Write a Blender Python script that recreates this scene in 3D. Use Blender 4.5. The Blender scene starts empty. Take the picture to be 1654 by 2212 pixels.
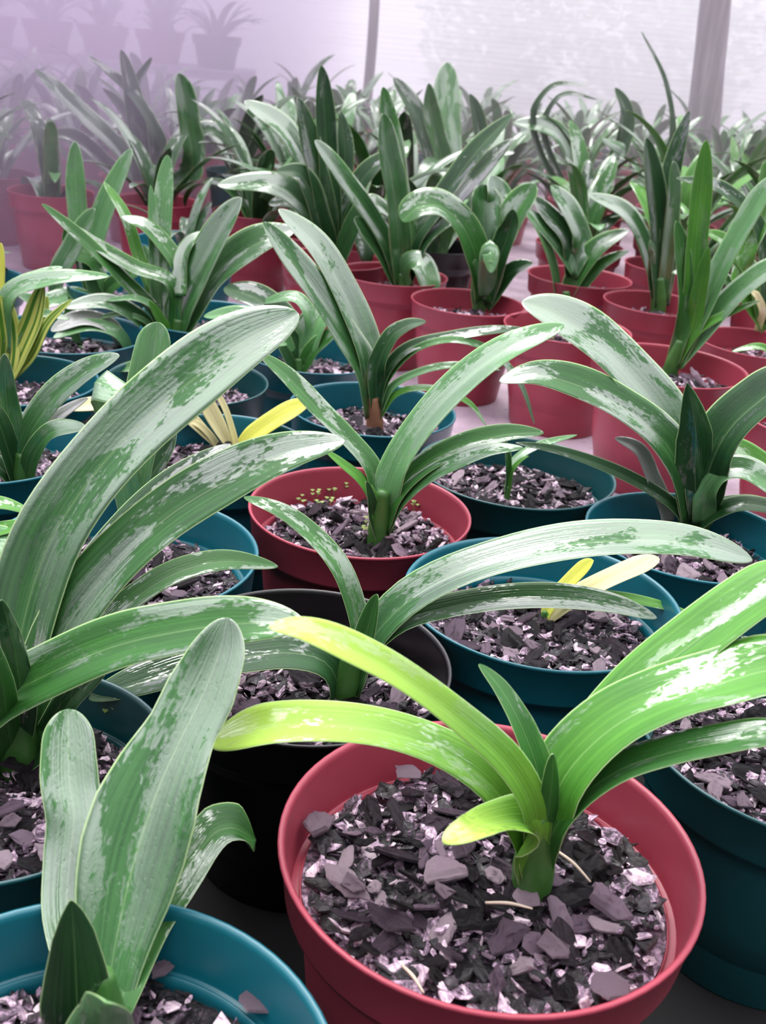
import bpy, math, random
from mathutils import Vector, Matrix, noise
R = random.Random(7)
sc = bpy.context.scene
COL = sc.collection

# ------------------------------------------------------------------ camera
PITCH, ROLL, FPX = math.radians(23.9), math.radians(5.3), 2390.0
CAM = Vector((0, 0, 0.52))
fw = Vector((0, math.cos(PITCH), -math.sin(PITCH)))
r0 = Vector((1, 0, 0)); u0 = Vector((0, math.sin(PITCH), math.cos(PITCH)))
rt = r0 * math.cos(ROLL) + u0 * math.sin(ROLL)
up = u0 * math.cos(ROLL) - r0 * math.sin(ROLL)
cd = bpy.data.cameras.new('camera'); cam = bpy.data.objects.new('camera', cd); COL.objects.link(cam)
cd.sensor_fit = 'VERTICAL'; cd.sensor_height = 36; cd.lens = FPX / 2212 * 36
cd.clip_start = 0.02; cd.clip_end = 60
m = Matrix((rt, up, -fw)).transposed().to_4x4(); m.translation = CAM
cam.matrix_world = m
cd.dof.use_dof = True; cd.dof.focus_distance = 0.72; cd.dof.aperture_fstop = 16
sc.camera = cam
# ------------------------------------------------------------------ world: bright milky shade-house daylight
w = bpy.data.worlds.new('world'); sc.world = w; w.use_nodes = True
nt = w.node_tree; nt.nodes.clear()
wo = nt.nodes.new('ShaderNodeOutputWorld'); bg = nt.nodes.new('ShaderNodeBackground')
tc = nt.nodes.new('ShaderNodeTexCoord'); dp = nt.nodes.new('ShaderNodeVectorMath'); dp.operation = 'DOT_PRODUCT'
dp.inputs[1].default_value = Vector((-0.10, 0.34, 0.93)).normalized()
cr = nt.nodes.new('ShaderNodeValToRGB')
cr.color_ramp.elements[0].position = 0.0; cr.color_ramp.elements[0].color = (0.03, 0.03, 0.035, 1)
cr.color_ramp.elements[1].position = 1.0; cr.color_ramp.elements[1].color = (1.0, 0.96, 1.0, 1)
for p_, c_ in ((0.50, (0.07, 0.066, 0.075, 1)), (0.66, (0.28, 0.27, 0.30, 1)), (0.84, (0.86, 0.83, 0.90, 1))):
    e = cr.color_ramp.elements.new(p_); e.color = c_
mp = nt.nodes.new('ShaderNodeMapRange'); mp.inputs[1].default_value = -1; mp.inputs[2].default_value = 1
nt.links.new(tc.outputs['Generated'], dp.inputs[0]); nt.links.new(dp.outputs['Value'], mp.inputs[0])
nt.links.new(mp.outputs[0], cr.inputs[0]); nt.links.new(cr.outputs[0], bg.inputs[0])
bg.inputs[1].default_value = 3.5
nt.links.new(bg.outputs[0], wo.inputs[0])
sd = bpy.data.lights.new('sun', 'SUN'); sd.energy = 2.6; sd.angle = math.radians(35); sd.color = (1, 0.98, 0.95)
so = bpy.data.objects.new('sun', sd); COL.objects.link(so); so.location = (0, 0, 5)
so.rotation_euler = Vector((0.25, -0.55, -1.0)).to_track_quat('-Z', 'Y').to_euler()
vs = sc.view_settings
vs.view_transform = 'Standard'; vs.look = 'None'; vs.gamma = 1; vs.use_curve_mapping = False; vs.exposure = 0.12
sc.cycles.use_denoising = True
sc.cycles.max_bounces = 8; sc.cycles.volume_bounces = 1

# ------------------------------------------------------------------ helpers
def ray(px, py): return fw + rt * ((px - 827) / FPX) - up * ((py - 1106) / FPX)
def on_y(px, py, Y):
    d = ray(px, py); return CAM + d * (Y / d.y)
def on_z(px, py, z):
    d = ray(px, py); return CAM + d * ((z - CAM.z) / d.z)
def link(name, data, parent=None):
    o = bpy.data.objects.new(name, data); COL.objects.link(o)
    if parent: o.parent = parent
    return o
def tag(o, label=None, cat=None, group=None, kind=None):
    if label: o['label'] = label
    if cat: o['category'] = cat
    if group: o['group'] = group
    if kind: o['kind'] = kind
    return o
def mesh(name, v, f, mat, smooth=True):
    me = bpy.data.meshes.new(name); me.from_pydata([tuple(a) for a in v], [], f)
    if mat: me.materials.append(mat)
    if smooth: me.polygons.foreach_set('use_smooth', [True] * len(me.polygons))
    me.update(); return me
def lathe(name, prof, mat, n=72):
    v = []; f = []
    for r, z in prof:
        for k in range(n):
            a = 2 * math.pi * k / n; v.append((r * math.cos(a), r * math.sin(a), z))
    for i in range(len(prof) - 1):
        for k in range(n):
            k2 = (k + 1) % n
            f.append((i * n + k, i * n + k2, (i + 1) * n + k2, (i + 1) * n + k))
    me = mesh(name, v, f, mat)
    return me
def boxv(v, f, c, s, rz=0):
    b = len(v); ca, sa = math.cos(rz), math.sin(rz)
    for dx in (-1, 1):
        for dy in (-1, 1):
            for dz in (-1, 1):
                x, y = dx * s[0] / 2, dy * s[1] / 2
                v.append((c[0] + x * ca - y * sa, c[1] + x * sa + y * ca, c[2] + dz * s[2] / 2))
    for q in ((0,1,3,2),(4,6,7,5),(0,4,5,1),(2,3,7,6),(0,2,6,4),(1,5,7,3)): f.append(tuple(b + i for i in q))
def catmull(P, n, expo=1.0):
    P = [Vector(p) for p in P]; m_ = len(P)
    L = [0]
    for i in range(1, m_): L.append(L[-1] + (P[i] - P[i-1]).length)
    T = L[-1]; out = []
    tang = []
    for i in range(m_):
        a, b = max(0, i - 1), min(m_ - 1, i + 1)
        tang.append((P[b] - P[a]) / max(1e-9, L[b] - L[a]))
    j = 0
    for k in range(n):
        s = T * (1 - (1 - k / (n - 1)) ** expo)
        while j < m_ - 2 and s > L[j+1]: j += 1
        h = max(1e-9, L[j+1] - L[j]); t = min(1, (s - L[j]) / h)
        t2, t3 = t * t, t ** 3
        out.append(P[j] * (2*t3 - 3*t2 + 1) + tang[j] * h * (t3 - 2*t2 + t) + P[j+1] * (-2*t3 + 3*t2) + tang[j+1] * h * (t3 - t2))
    return out, T
def interp(xs, s):
    x = s * (len(xs) - 1); i = min(len(xs) - 2, int(x)); return xs[i] + (xs[i+1] - xs[i]) * (x - i)

# ------------------------------------------------------------------ materials
def newmat(name):
    m_ = bpy.data.materials.new(name); m_.use_nodes = True
    t = m_.node_tree; t.nodes.clear()
    return m_, t, t.nodes, t.links
def N(ns, ty, **kw):
    n = ns.new(ty)
    for k, v in kw.items(): setattr(n, k, v)
    return n
def math_n(ns, ls, op, a, b=None, clamp=False):
    n = ns.new('ShaderNodeMath'); n.operation = op; n.use_clamp = clamp
    for i, x in enumerate((a, b)):
        if x is None: continue
        if isinstance(x, (int, float)): n.inputs[i].default_value = x
        else: ls.new(x, n.inputs[i])
    return n.outputs[0]
def mixc(ns, ls, fac, a, b):
    n = ns.new('ShaderNodeMix'); n.data_type = 'RGBA'
    for i, x in ((0, fac), (6, a), (7, b)):
        if isinstance(x, (int, float)): n.inputs[i].default_value = x
        elif isinstance(x, tuple): n.inputs[i].default_value = x + (1,)
        else: ls.new(x, n.inputs[i])
    return n.outputs[2]
def ramp(ns, ls, fac, stops):
    n = ns.new('ShaderNodeValToRGB'); el = n.color_ramp.elements
    el[0].position = stops[0][0]; el[0].color = stops[0][1] + (1,)
    el[1].position = stops[-1][0]; el[1].color = stops[-1][1] + (1,)
    for p, c in stops[1:-1]:
        q = el.new(p); q.color = c + (1,)
    ls.new(fac, n.inputs[0]); return n.outputs[0]

def leaf_mat(name, dark, lite, thr=0.5, trans=0.18, edge=(0.55, 0.75, 0.35), tip=None, stripes=None):
    m_, t, ns, ls = newmat(name)
    out = N(ns, 'ShaderNodeOutputMaterial'); p = N(ns, 'ShaderNodeBsdfPrincipled')
    uvn = N(ns, 'ShaderNodeUVMap', uv_map='norm'); uvm = N(ns, 'ShaderNodeUVMap', uv_map='metric')
    sep = N(ns, 'ShaderNodeSeparateXYZ'); ls.new(uvn.outputs[0], sep.inputs[0])
    u, v = sep.outputs[0], sep.outputs[1]
    e_ = math_n(ns, ls, 'ABSOLUTE', math_n(ns, ls, 'SUBTRACT', u, 0.5))
    oi = N(ns, 'ShaderNodeObjectInfo')
    rnd = math_n(ns, ls, 'MULTIPLY', oi.outputs['Random'], 37.0)
    def noise_n(src, scl, detail=3, dist=0.0):
        mpn = N(ns, 'ShaderNodeMapping'); mpn.inputs['Scale'].default_value = scl
        ls.new(src, mpn.inputs[0])
        nn = N(ns, 'ShaderNodeTexNoise', noise_dimensions='4D'); nn.inputs['Scale'].default_value = 1
        nn.inputs['Detail'].default_value = detail; nn.inputs['Distortion'].default_value = dist
        ls.new(mpn.outputs[0], nn.inputs['Vector']); ls.new(rnd, nn.inputs['W'])
        return nn.outputs[0]
    vein = noise_n(uvn.outputs[0], (26, 1.2, 1), 2)
    blot = noise_n(uvm.outputs[0], (60, 22, 1), 3)
    fac = math_n(ns, ls, 'ADD', math_n(ns, ls, 'MULTIPLY', vein, 0.75), math_n(ns, ls, 'MULTIPLY', blot, 0.65))
    fac = math_n(ns, ls, 'SUBTRACT', math_n(ns, ls, 'MULTIPLY', fac, 1.8), 0.78, True)
    col = mixc(ns, ls, fac, dark, lite)
    if stripes:
        sv = noise_n(uvn.outputs[0], (9, 0.25, 1), 1)
        col = mixc(ns, ls, math_n(ns, ls, 'MULTIPLY', math_n(ns, ls, 'SUBTRACT', sv, 0.45), 14, True), col, stripes)
    if tip:
        tf = math_n(ns, ls, 'MULTIPLY', math_n(ns, ls, 'SUBTRACT', v, 0.45), 2.2, True)
        col = mixc(ns, ls, tf, col, tip)
    ef = math_n(ns, ls, 'MULTIPLY', math_n(ns, ls, 'SUBTRACT', e_, 0.475), 60, True)
    col = mixc(ns, ls, math_n(ns, ls, 'MULTIPLY', ef, 0.7), col, edge)
    mid = math_n(ns, ls, 'MULTIPLY', math_n(ns, ls, 'SUBTRACT', 0.018, e_), 40, True)
    col = mixc(ns, ls, math_n(ns, ls, 'MULTIPLY', mid, 0.25), col, edge)
    # film of water lying in sharp-edged patches
    wn = noise_n(uvm.outputs[0], (42, 13, 1), 5, 0.6)
    wf = noise_n(uvm.outputs[0], (330, 150, 1), 3, 1.2)
    wn = math_n(ns, ls, 'ADD', wn, math_n(ns, ls, 'MULTIPLY', math_n(ns, ls, 'SUBTRACT', wf, 0.5), 0.32))
    wet = math_n(ns, ls, 'MULTIPLY', math_n(ns, ls, 'SUBTRACT', wn, thr), 22, True)
    ls.new(col, p.inputs['Base Color'])
    rg = math_n(ns, ls, 'SUBTRACT', 0.50, math_n(ns, ls, 'MULTIPLY', wet, 0.20))
    ls.new(rg, p.inputs['Roughness'])
    p.inputs['Specular IOR Level'].default_value = 0.35
    ls.new(wet, p.inputs['Coat Weight']); p.inputs['Coat Roughness'].default_value = 0.08; p.inputs['Coat IOR'].default_value = 2.2
    fine = noise_n(uvm.outputs[0], (420, 260, 1), 2)
    drop = math_n(ns, ls, 'MULTIPLY', math_n(ns, ls, 'SUBTRACT', fine, 0.60), 6, True)
    ht = math_n(ns, ls, 'ADD', math_n(ns, ls, 'MULTIPLY', vein, 0.8), math_n(ns, ls, 'MULTIPLY', wn, 1.2))
    ht = math_n(ns, ls, 'ADD', ht, math_n(ns, ls, 'MULTIPLY', drop, 0.20))
    b = N(ns, 'ShaderNodeBump'); b.inputs['Strength'].default_value = 0.35; b.inputs['Distance'].default_value = 0.0012
    ls.new(ht, b.inputs['Height']); ls.new(b.outputs[0], p.inputs['Normal']); ls.new(b.outputs[0], p.inputs['Coat Normal'])
    tr = N(ns, 'ShaderNodeBsdfTranslucent'); ls.new(mixc(ns, ls, 0.5, col, (0.25, 0.6, 0.05)), tr.inputs[0])
    mx = N(ns, 'ShaderNodeMixShader'); mx.inputs[0].default_value = trans
    ls.new(p.outputs[0], mx.inputs[1]); ls.new(tr.outputs[0], mx.inputs[2]); ls.new(mx.outputs[0], out.inputs[0])
    return m_
LM = {
 'd': leaf_mat('deep_green_leaf', (0.006, 0.032, 0.010), (0.022, 0.095, 0.022), 0.53, 0.08),
 'g': leaf_mat('green_leaf', (0.014, 0.070, 0.014), (0.050, 0.20, 0.032), 0.50, 0.12),
 'b': leaf_mat('bright_green_leaf', (0.035, 0.16, 0.018), (0.12, 0.36, 0.045), 0.55, 0.18),
 'y': leaf_mat('yellow_green_leaf', (0.07, 0.22, 0.02), (0.20, 0.44, 0.05), 0.53, 0.20, tip=(0.42, 0.66, 0.09)),
 's': leaf_mat('wet_silvery_leaf', (0.018, 0.075, 0.022), (0.070, 0.22, 0.062), 0.41, 0.12),
 'p': leaf_mat('pale_green_leaf', (0.06, 0.19, 0.06), (0.17, 0.38, 0.15), 0.47, 0.18),
 'c': leaf_mat('cream_leaf', (0.55, 0.50, 0.22), (0.80, 0.74, 0.45), 0.60, 0.2, edge=(0.7, 0.65, 0.4)),
 'Y': leaf_mat('yellow_leaf', (0.55, 0.60, 0.06), (0.78, 0.76, 0.14), 0.60, 0.2, edge=(0.8, 0.8, 0.3)),
 'v': leaf_mat('variegated_leaf', (0.05, 0.17, 0.02), (0.12, 0.32, 0.03), 0.62, 0.15, stripes=(0.66, 0.70, 0.16)),
 'm': leaf_mat('half_wet_leaf', (0.012, 0.055, 0.015), (0.050, 0.18, 0.040), 0.50, 0.10),
 'w': leaf_mat('withered_grey_leaf', (0.22, 0.25, 0.21), (0.52, 0.54, 0.50), 0.50, 0.1, edge=(0.4, 0.42, 0.35)),
}
def plain(name, col, rough=0.4, var=0.15, scale=30, spec=0.5, bump=0.0, coat=0.0):
    m_, t, ns, ls = newmat(name)
    out = N(ns, 'ShaderNodeOutputMaterial'); p = N(ns, 'ShaderNodeBsdfPrincipled')
    g = N(ns, 'ShaderNodeTexCoord'); nn = N(ns, 'ShaderNodeTexNoise'); nn.inputs['Scale'].default_value = scale
    nn.inputs['Detail'].default_value = 5; ls.new(g.outputs['Object'], nn.inputs['Vector'])
    a = tuple(c * (1 - var) for c in col); b = tuple(min(1, c * (1 + var)) for c in col)
    ls.new(mixc(ns, ls, nn.outputs[0], a, b), p.inputs['Base Color'])
    p.inputs['Roughness'].default_value = rough; p.inputs['Specular IOR Level'].default_value = spec
    p.inputs['Coat Weight'].default_value = coat
    if bump:
        bn = N(ns, 'ShaderNodeBump'); bn.inputs['Strength'].default_value = bump; bn.inputs['Distance'].default_value = 0.003
        ls.new(nn.outputs[0], bn.inputs['Height']); ls.new(bn.outputs[0], p.inputs['Normal'])
    ls.new(p.outputs[0], out.inputs[0]); return m_
POT = {
 'red': plain('red_plastic', (0.32, 0.044, 0.070), 0.36, 0.12, 40, 0.35),
 'teal': plain('teal_plastic', (0.004, 0.115, 0.150), 0.33, 0.15, 40, 0.5),
 'green': plain('dark_green_plastic', (0.004, 0.062, 0.068), 0.35, 0.15, 40, 0.5),
 'black': plain('black_plastic', (0.004, 0.004, 0.0045), 0.32, 0.2, 40, 0.4),
}
STEM = plain('stem_green', (0.05, 0.15, 0.03), 0.35, 0.35, 60, 0.5, 0.2)
STEMB = plain('stem_brown', (0.24, 0.11, 0.06), 0.6, 0.5, 60, 0.3, 0.5)
STRAW = plain('straw', (0.55, 0.45, 0.35), 0.6, 0.2, 90)
MOSS = plain('moss', (0.28, 0.36, 0.10), 0.7, 0.4, 150)
WOOD = None

def bark_mat():
    m_, t, ns, ls = newmat('bark')
    out = N(ns, 'ShaderNodeOutputMaterial'); p = N(ns, 'ShaderNodeBsdfPrincipled')
    at = N(ns, 'ShaderNodeAttribute', attribute_name='tone'); oi = N(ns, 'ShaderNodeObjectInfo')
    g = N(ns, 'ShaderNodeTexCoord')
    mpn = N(ns, 'ShaderNodeMapping'); mpn.inputs['Scale'].default_value = (1, 1, 2.5); ls.new(g.outputs['Object'], mpn.inputs[0])
    nn = N(ns, 'ShaderNodeTexNoise'); nn.inputs['Scale'].default_value = 200; nn.inputs['Distortion'].default_value = 0.8; nn.inputs['Detail'].default_value = 6
    nn.inputs['Roughness'].default_value = 0.65
    ls.new(mpn.outputs[0], nn.inputs['Vector'])
    tone = math_n(ns, ls, 'FRACT', math_n(ns, ls, 'ADD', at.outputs['Fac'], oi.outputs['Random']))
    fac = math_n(ns, ls, 'ADD', tone, math_n(ns, ls, 'MULTIPLY', math_n(ns, ls, 'SUBTRACT', nn.outputs[0], 0.5), 1.7), True)
    col = ramp(ns, ls, fac, [(0.0, (0.003, 0.002, 0.003)), (0.38, (0.010, 0.008, 0.010)), (0.56, (0.052, 0.032, 0.050)), (0.70, (0.24, 0.155, 0.225)),
                             (0.84, (0.52, 0.36, 0.48)), (1.0, (0.80, 0.64, 0.70))])
    ls.new(col, p.inputs['Base Color'])
    p.inputs['Roughness'].default_value = 0.32; p.inputs['Specular IOR Level'].default_value = 0.6
    bn = N(ns, 'ShaderNodeBump'); bn.inputs['Strength'].default_value = 1.0; bn.inputs['Distance'].default_value = 0.002
    ls.new(nn.outputs[0], bn.inputs['Height']); ls.new(bn.outputs[0], p.inputs['Normal'])
    ls.new(p.outputs[0], out.inputs[0]); return m_
BARK = bark_mat()

# ------------------------------------------------------------------ bark
def chip_geo(v, f, tones, pos, r, rnd, elong=None, tilt=0.6, rugged=False):
    n = 20 if rugged else rnd.randint(5, 8); el = elong or rnd.uniform(1.0, 2.6); th = r * rnd.uniform(0.16, 0.42)
    ang = rnd.uniform(0, 6.28); tx, ty = rnd.gauss(0, tilt * 0.5), rnd.gauss(0, tilt * 0.5)
    M = Matrix.Translation(pos) @ Matrix.Rotation(ang, 4, 'Z') @ Matrix.Rotation(tx, 4, 'X') @ Matrix.Rotation(ty, 4, 'Y')
    b = len(v)
    if rugged:
        k0 = rnd.randint(4, 7); off = rnd.uniform(0, 6.28)
        key = [(off + 6.2832 * (q + rnd.uniform(-.28, .28)) / k0, rnd.uniform(.68, 1.2)) for q in range(k0)]
        key = [(math.cos(t) * q, math.sin(t) * q) for t, q in key]; rad = []; outl = []
        for k in range(n):
            x = k / n * k0; i = int(x); w_ = x - i; p, q = key[i], key[(i + 1) % k0]
            j = 1 + rnd.uniform(-.07, .05); outl.append(((p[0] + (q[0] - p[0]) * w_) * j * r, (p[1] + (q[1] - p[1]) * w_) * j * r))
    else: rad = [r * rnd.uniform(0.55, 1.15) for _ in range(n)]
    sx, sy = math.sqrt(el), 1 / math.sqrt(el)
    curve = rnd.uniform(-0.35, 0.35); sd_ = rnd.uniform(0, 99)
    def put(x, y, z): v.append(M @ Vector((x, y, z + curve * (y * y) / max(r, 1e-6))))
    spec = [(0.9, -0.5), (1.0, 0.1), (.93, .45), (0.74, 0.55), (.5, .6), (0.25, 0.6)] if rugged else [(0.9, -0.5), (1.0, 0.25), (0.78, 0.5)]
    for sc_, z_ in spec:
        for k in range(n):
            a = 2 * math.pi * k / n + 0.15 * math.sin(k * 2.3)
            if rugged: x, y = outl[k][0] * sx * sc_, outl[k][1] * sy * sc_
            else: x, y = math.cos(a) * rad[k] * sx * sc_, math.sin(a) * rad[k] * sy * sc_
            if rugged:
                z = th * (z_ + (.9 * (round(2.2 * noise.noise(Vector((x / r * .7, y / r * 2.6, sd_)))) / 2.2 + .25 * noise.noise(Vector((x / r * 4, y / r * 7, sd_)))) if z_ > .2 else 0))
            else: z = th * (z_ + rnd.uniform(-0.14, 0.14))
            put(x, y, z)
    put(0, 0, th * 0.6)
    nf = len(f)
    for i in range(len(spec) - 1):
        for k in range(n):
            k2 = (k + 1) % n
            f.append((b + i*n + k, b + i*n + k2, b + (i+1)*n + k2, b + (i+1)*n + k))
    top = b + (len(spec) - 1) * n
    for k in range(n): f.append((top + k, top + (k + 1) % n, b + len(spec) * n))
    f.append(tuple(b + n - 1 - k for k in range(n)))
    tones += [rnd.random()] * (len(f) - nf)
def finish_bark(name, v, f, tones):
    me = mesh(name, v, f, BARK, False)
    a = me.attributes.new('tone', 'FLOAT', 'FACE'); a.data.foreach_set('value', tones)
    return me
def soil_z(x, y, s): return 0.004 * noise.noise(Vector((x * 30 + s, y * 30, s))) + 0.002
def bark_bed(seed, rad, count, rmin, rmax):
    rnd = random.Random(seed); v = []; f = []; tones = []
    nr, na = 14, 40; v.append((0, 0, soil_z(0, 0, seed)))
    for i in range(1, nr + 1):
        rr = rad * i / nr
        for k in range(na):
            a = 2 * math.pi * k / na; x, y = rr * math.cos(a), rr * math.sin(a); v.append((x, y, soil_z(x, y, seed)))
    for k in range(na): f.append((0, 1 + k, 1 + (k + 1) % na))
    for i in range(nr - 1):
        for k in range(na):
            k2 = (k + 1) % na; f.append((1 + i*na + k, 1 + (i+1)*na + k, 1 + (i+1)*na + k2, 1 + i*na + k2))
    tones += [0.0] * len(f)
    for q in range(count):
        a = rnd.uniform(0, 6.283); rr = rad * 0.96 * math.sqrt(rnd.random())
        r = rmin + (rmax - rmin) * rnd.random() ** 2.2
        rr = min(rr, rad * 1.0 - r * 1.1)
        x, y = rr * math.cos(a), rr * math.sin(a)
        z = soil_z(x, y, seed) + 0.001 + rnd.random() * 0.007 * (1 if r < rmax * 0.6 else 0.8)
        chip_geo(v, f, tones, Vector((x, y, z)), r, rnd, tilt=1.3 if r < rmax * .5 else 0.8)
    return finish_bark('bark_bed', v, f, tones)
BEDS = [bark_bed(s, 0.0875, 1500, 0.0018, 0.0085) for s in (1, 2, 3)]
BEDL = [bark_bed(s, 0.086, 260, 0.0045, 0.010) for s in (11, 12, 13)]
CHIPS = []
for s in range(20):
    v, f, tn = [], [], []
    chip_geo(v, f, tn, Vector((0, 0, 0)), 1.0, random.Random(100 + s), tilt=0.0, rugged=True)
    CHIPS.append(finish_bark('bark_chip', v, f, tn))

# ------------------------------------------------------------------ pots (unit: radius .1, height given)
POTCACHE = {}
def pot_meshes(colr, H):
    key = (colr, round(H, 3))
    if key not in POTCACHE:
        r = 0.1; c = H - 0.030
        body = [(0.0, 0.0), (r*.70, 0.0), (r*.715, 0.003), (r*.80, c*.5), (r*.885, c), (r*.885, c + .001),
                (r*.875, c + .001), (r*.875, c - .006), (r*.82, 0.06), (r*.70, 0.006), (0.0, 0.006)]
        rim = [(r*.882, c - .001), (r*.945, c - .001), (r*.955, c + .002), (r*.985, H - .002), (r*1.0, H - .0008), (r*.998, H + .0006), (r*.985, H + .0010),
               (r*.968, H - .0004), (r*.963, H - .003), (r*.925, c + .001), (r*.918, c - .003), (r*.892, c - .0055), (r*.880, c - .006), (r*.870, c - .013)]
        POTCACHE[key] = (lathe('pot', body, POT[colr]), lathe('pot_rim', rim, POT[colr]))
    return POTCACHE[key]

GROUND_ITEMS = []
def potted(kind, x, y, D, colr, H=0.15, label=None, group=None, cat='plant', chips=0, hi=False, seed=0, sunk=0.0):
    root = link(kind, None); root.location = (x, y, 0); root.empty_display_size = .05
    tag(root, label, cat, group)
    s = D / 0.2
    b, r_ = pot_meshes(colr, H)
    rz = R.uniform(0, 6.28)
    po = link('pot', b, root); po.scale = (s, s, 1); po.rotation_euler.z = rz
    ro = link('pot_rim', r_, po)
    bed = link('bark_mulch', (BEDS if hi else BEDL)[seed % 3], root); bed['kind'] = 'stuff'
    zs = H - 0.035 - sunk
    bed.location = (0, 0, zs); bed.scale = (s, s, 1); bed.rotation_euler.z = R.uniform(0, 6.28)
    rc = random.Random(seed * 7 + 3)
    pl = []
    for i in range(chips):
        for tries in range(30):
            a = rc.uniform(0, 6.283); rr = 0.074 * s * math.sqrt(rc.random())
            rad = rc.uniform(0.0045, 0.0095) if i > chips * .25 else rc.uniform(0.009, 0.0135)
            xx, yy = rr * math.cos(a), rr * math.sin(a)
            if math.hypot(xx, yy) + rad * 1.3 > 0.084 * s: continue
            if all((xx - q[0])**2 + (yy - q[1])**2 > (0.55 * (rad + q[2]))**2 for q in pl): break
        pl.append((xx, yy, rad))
        c = link('bark_chip', CHIPS[rc.randrange(20)], bed)
        c.scale = (rad / s, rad / s, rad * rc.uniform(.7, 1.2)); c.location = (xx / s, yy / s, 0.009 + rc.random() * 0.004)
        c.rotation_euler = (rc.gauss(0, .38), rc.gauss(0, .38), rc.uniform(0, 6.28))
    root['_zs'] = zs
    return root, zs

# ------------------------------------------------------------------ leaves
def leaf_mesh(name, C, Wv, hw, mat, fold=0.18, cols=8, thick=0.0011, ruffle=0.0, seed=0):
    """C centre points, Wv unit width vectors, hw half widths"""
    n = len(C); v = []; f = []; uvn = []; uvm = []
    s = [0]
    for i in range(1, n): s.append(s[-1] + (C[i] - C[i-1]).length)
    nrm = []
    for i in range(n):
        T = (C[min(n-1, i+1)] - C[max(0, i-1)]).normalized(); nn = T.cross(Wv[i])
        nrm.append(nn.normalized() if nn.length > 1e-6 else Vector((0, 0, 1)))
    for side in (1, -1):
        for i in range(n):
            for c in range(cols + 1):
                q = 2 * c / cols - 1
                fd = fold * hw[i] * (abs(q) ** 1.2) + ruffle * hw[i] * q * q * math.sin(s[i] * 55 + seed + (q > 0) * 2)
                v.append(C[i] + Wv[i] * (q * hw[i]) + nrm[i] * (fd + side * thick * 0.5 * (1 - .8 * abs(q) ** 4)))
                uvn.append((c / cols, s[i] / s[-1])); uvm.append((q * hw[i] + seed * .37, s[i] + seed))
    W_ = cols + 1; off = n * W_
    for i in range(n - 1):
        for c in range(cols):
            a = i * W_ + c
            f.append((a, a + 1, a + W_ + 1, a + W_))
            f.append((off + a, off + a + W_, off + a + W_ + 1, off + a + 1))
        a = i * W_; f.append((a, a + W_, off + a + W_, off + a))
        a = i * W_ + cols; f.append((a, off + a, off + a + W_, a + W_))
    for c in range(cols):
        a = (n - 1) * W_ + c; f.append((a, a + 1, off + a + 1, off + a))
        a = c; f.append((a, off + a, off + a + 1, a + 1))
    me = mesh(name, v, f, mat)
    for nm, uv in (('norm', uvn), ('metric', uvm)):
        l = me.uv_layers.new(name=nm); idx = [0] * len(me.loops); me.loops.foreach_get('vertex_index', idx)
        l.data.foreach_set('uv', [x for i in idx for x in uv[i]])
    return me
def width_prof(t, base=0.5, peak=0.35, tip=0.62):
    b = base + (1 - base) * math.sin(min(1, t / peak) * math.pi / 2)
    if t > tip:
        k = (t - tip) / (1 - tip); b *= max(0.03, (1 - k ** 2.1) ** 0.56) if k < 1 else 0.03
    return b
LEAFN = [0]
def px_leaf(root, base, pts, width, dy=0.0, mat='g', bw=0.5, tip=0.62, widths=None, clampdeg=48, fold=0.26, ruffle=0.04, dys=None, n=40, name='leaf', label=None):
    """a leaf fixed in space from its outline in the photograph; base = world point of its foot; dy = how much further its tip stands"""
    P2 = [Vector((p[0], p[1], 0)) for p in pts]
    L = [0]
    for i in range(1, len(P2)): L.append(L[-1] + (P2[i] - P2[i-1]).length)
    P3 = []
    for i, p in enumerate(P2):
        t = L[i] / L[-1]; Y = base.y + (interp(dys, t) if dys else dy * t)
        P3.append(on_y(p.x, p.y, Y))
    C, T_ = catmull(P3, n, 1.7)
    Wv = []; hw = []
    for i in range(n):
        T = (C[min(n-1, i+1)] - C[max(0, i-1)]).normalized(); V0 = (CAM - C[i]).normalized()
        S = T.cross(V0).normalized(); V = S.cross(T).normalized()
        vz = max(0.18, V.z)
        ph = max(-math.radians(clampdeg), min(math.radians(clampdeg), -math.atan(S.z / vz)))
        Wv.append((S * math.cos(ph) + V * math.sin(ph)).normalized())
        zc = (C[i] - CAM).dot(fw); t = 1 - (1 - i / (n - 1)) ** 1.7
        wpx = interp(widths, t) if widths else width * width_prof(t, bw, 0.35, tip)
        if widths: wpx = interp(widths[:-1] + [widths[-2] * .8] if widths[-1] > 20 else widths, t) * math.sqrt(max(0.0012, 1 - max(0, (t - .90) / .10) ** 2))
        hw.append(0.5 * wpx * zc / FPX / math.cos(ph))
    for i in range(1, n):
        if Wv[i].dot(Wv[i-1]) < 0: Wv[i] = -Wv[i]
    for k in range(3):
        Wv = [((Wv[max(0, i-1)] + Wv[i] + Wv[min(n-1, i+1)])).normalized() for i in range(n)]
    o_ = root.location
    # the channel opens upwards
    T = (C[n//2+1] - C[n//2-1]); 
    if T.cross(Wv[n//2]).z < 0: Wv = [-a for a in Wv]
    LEAFN[0] += 1
    me = leaf_mesh('leaf', [c - o_ for c in C], Wv, hw, LM[mat], fold, 10, 0.0011, ruffle, LEAFN[0] * 1.7)
    o = link(name, me, root)
    if label: o['label'] = label
    return o
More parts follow.
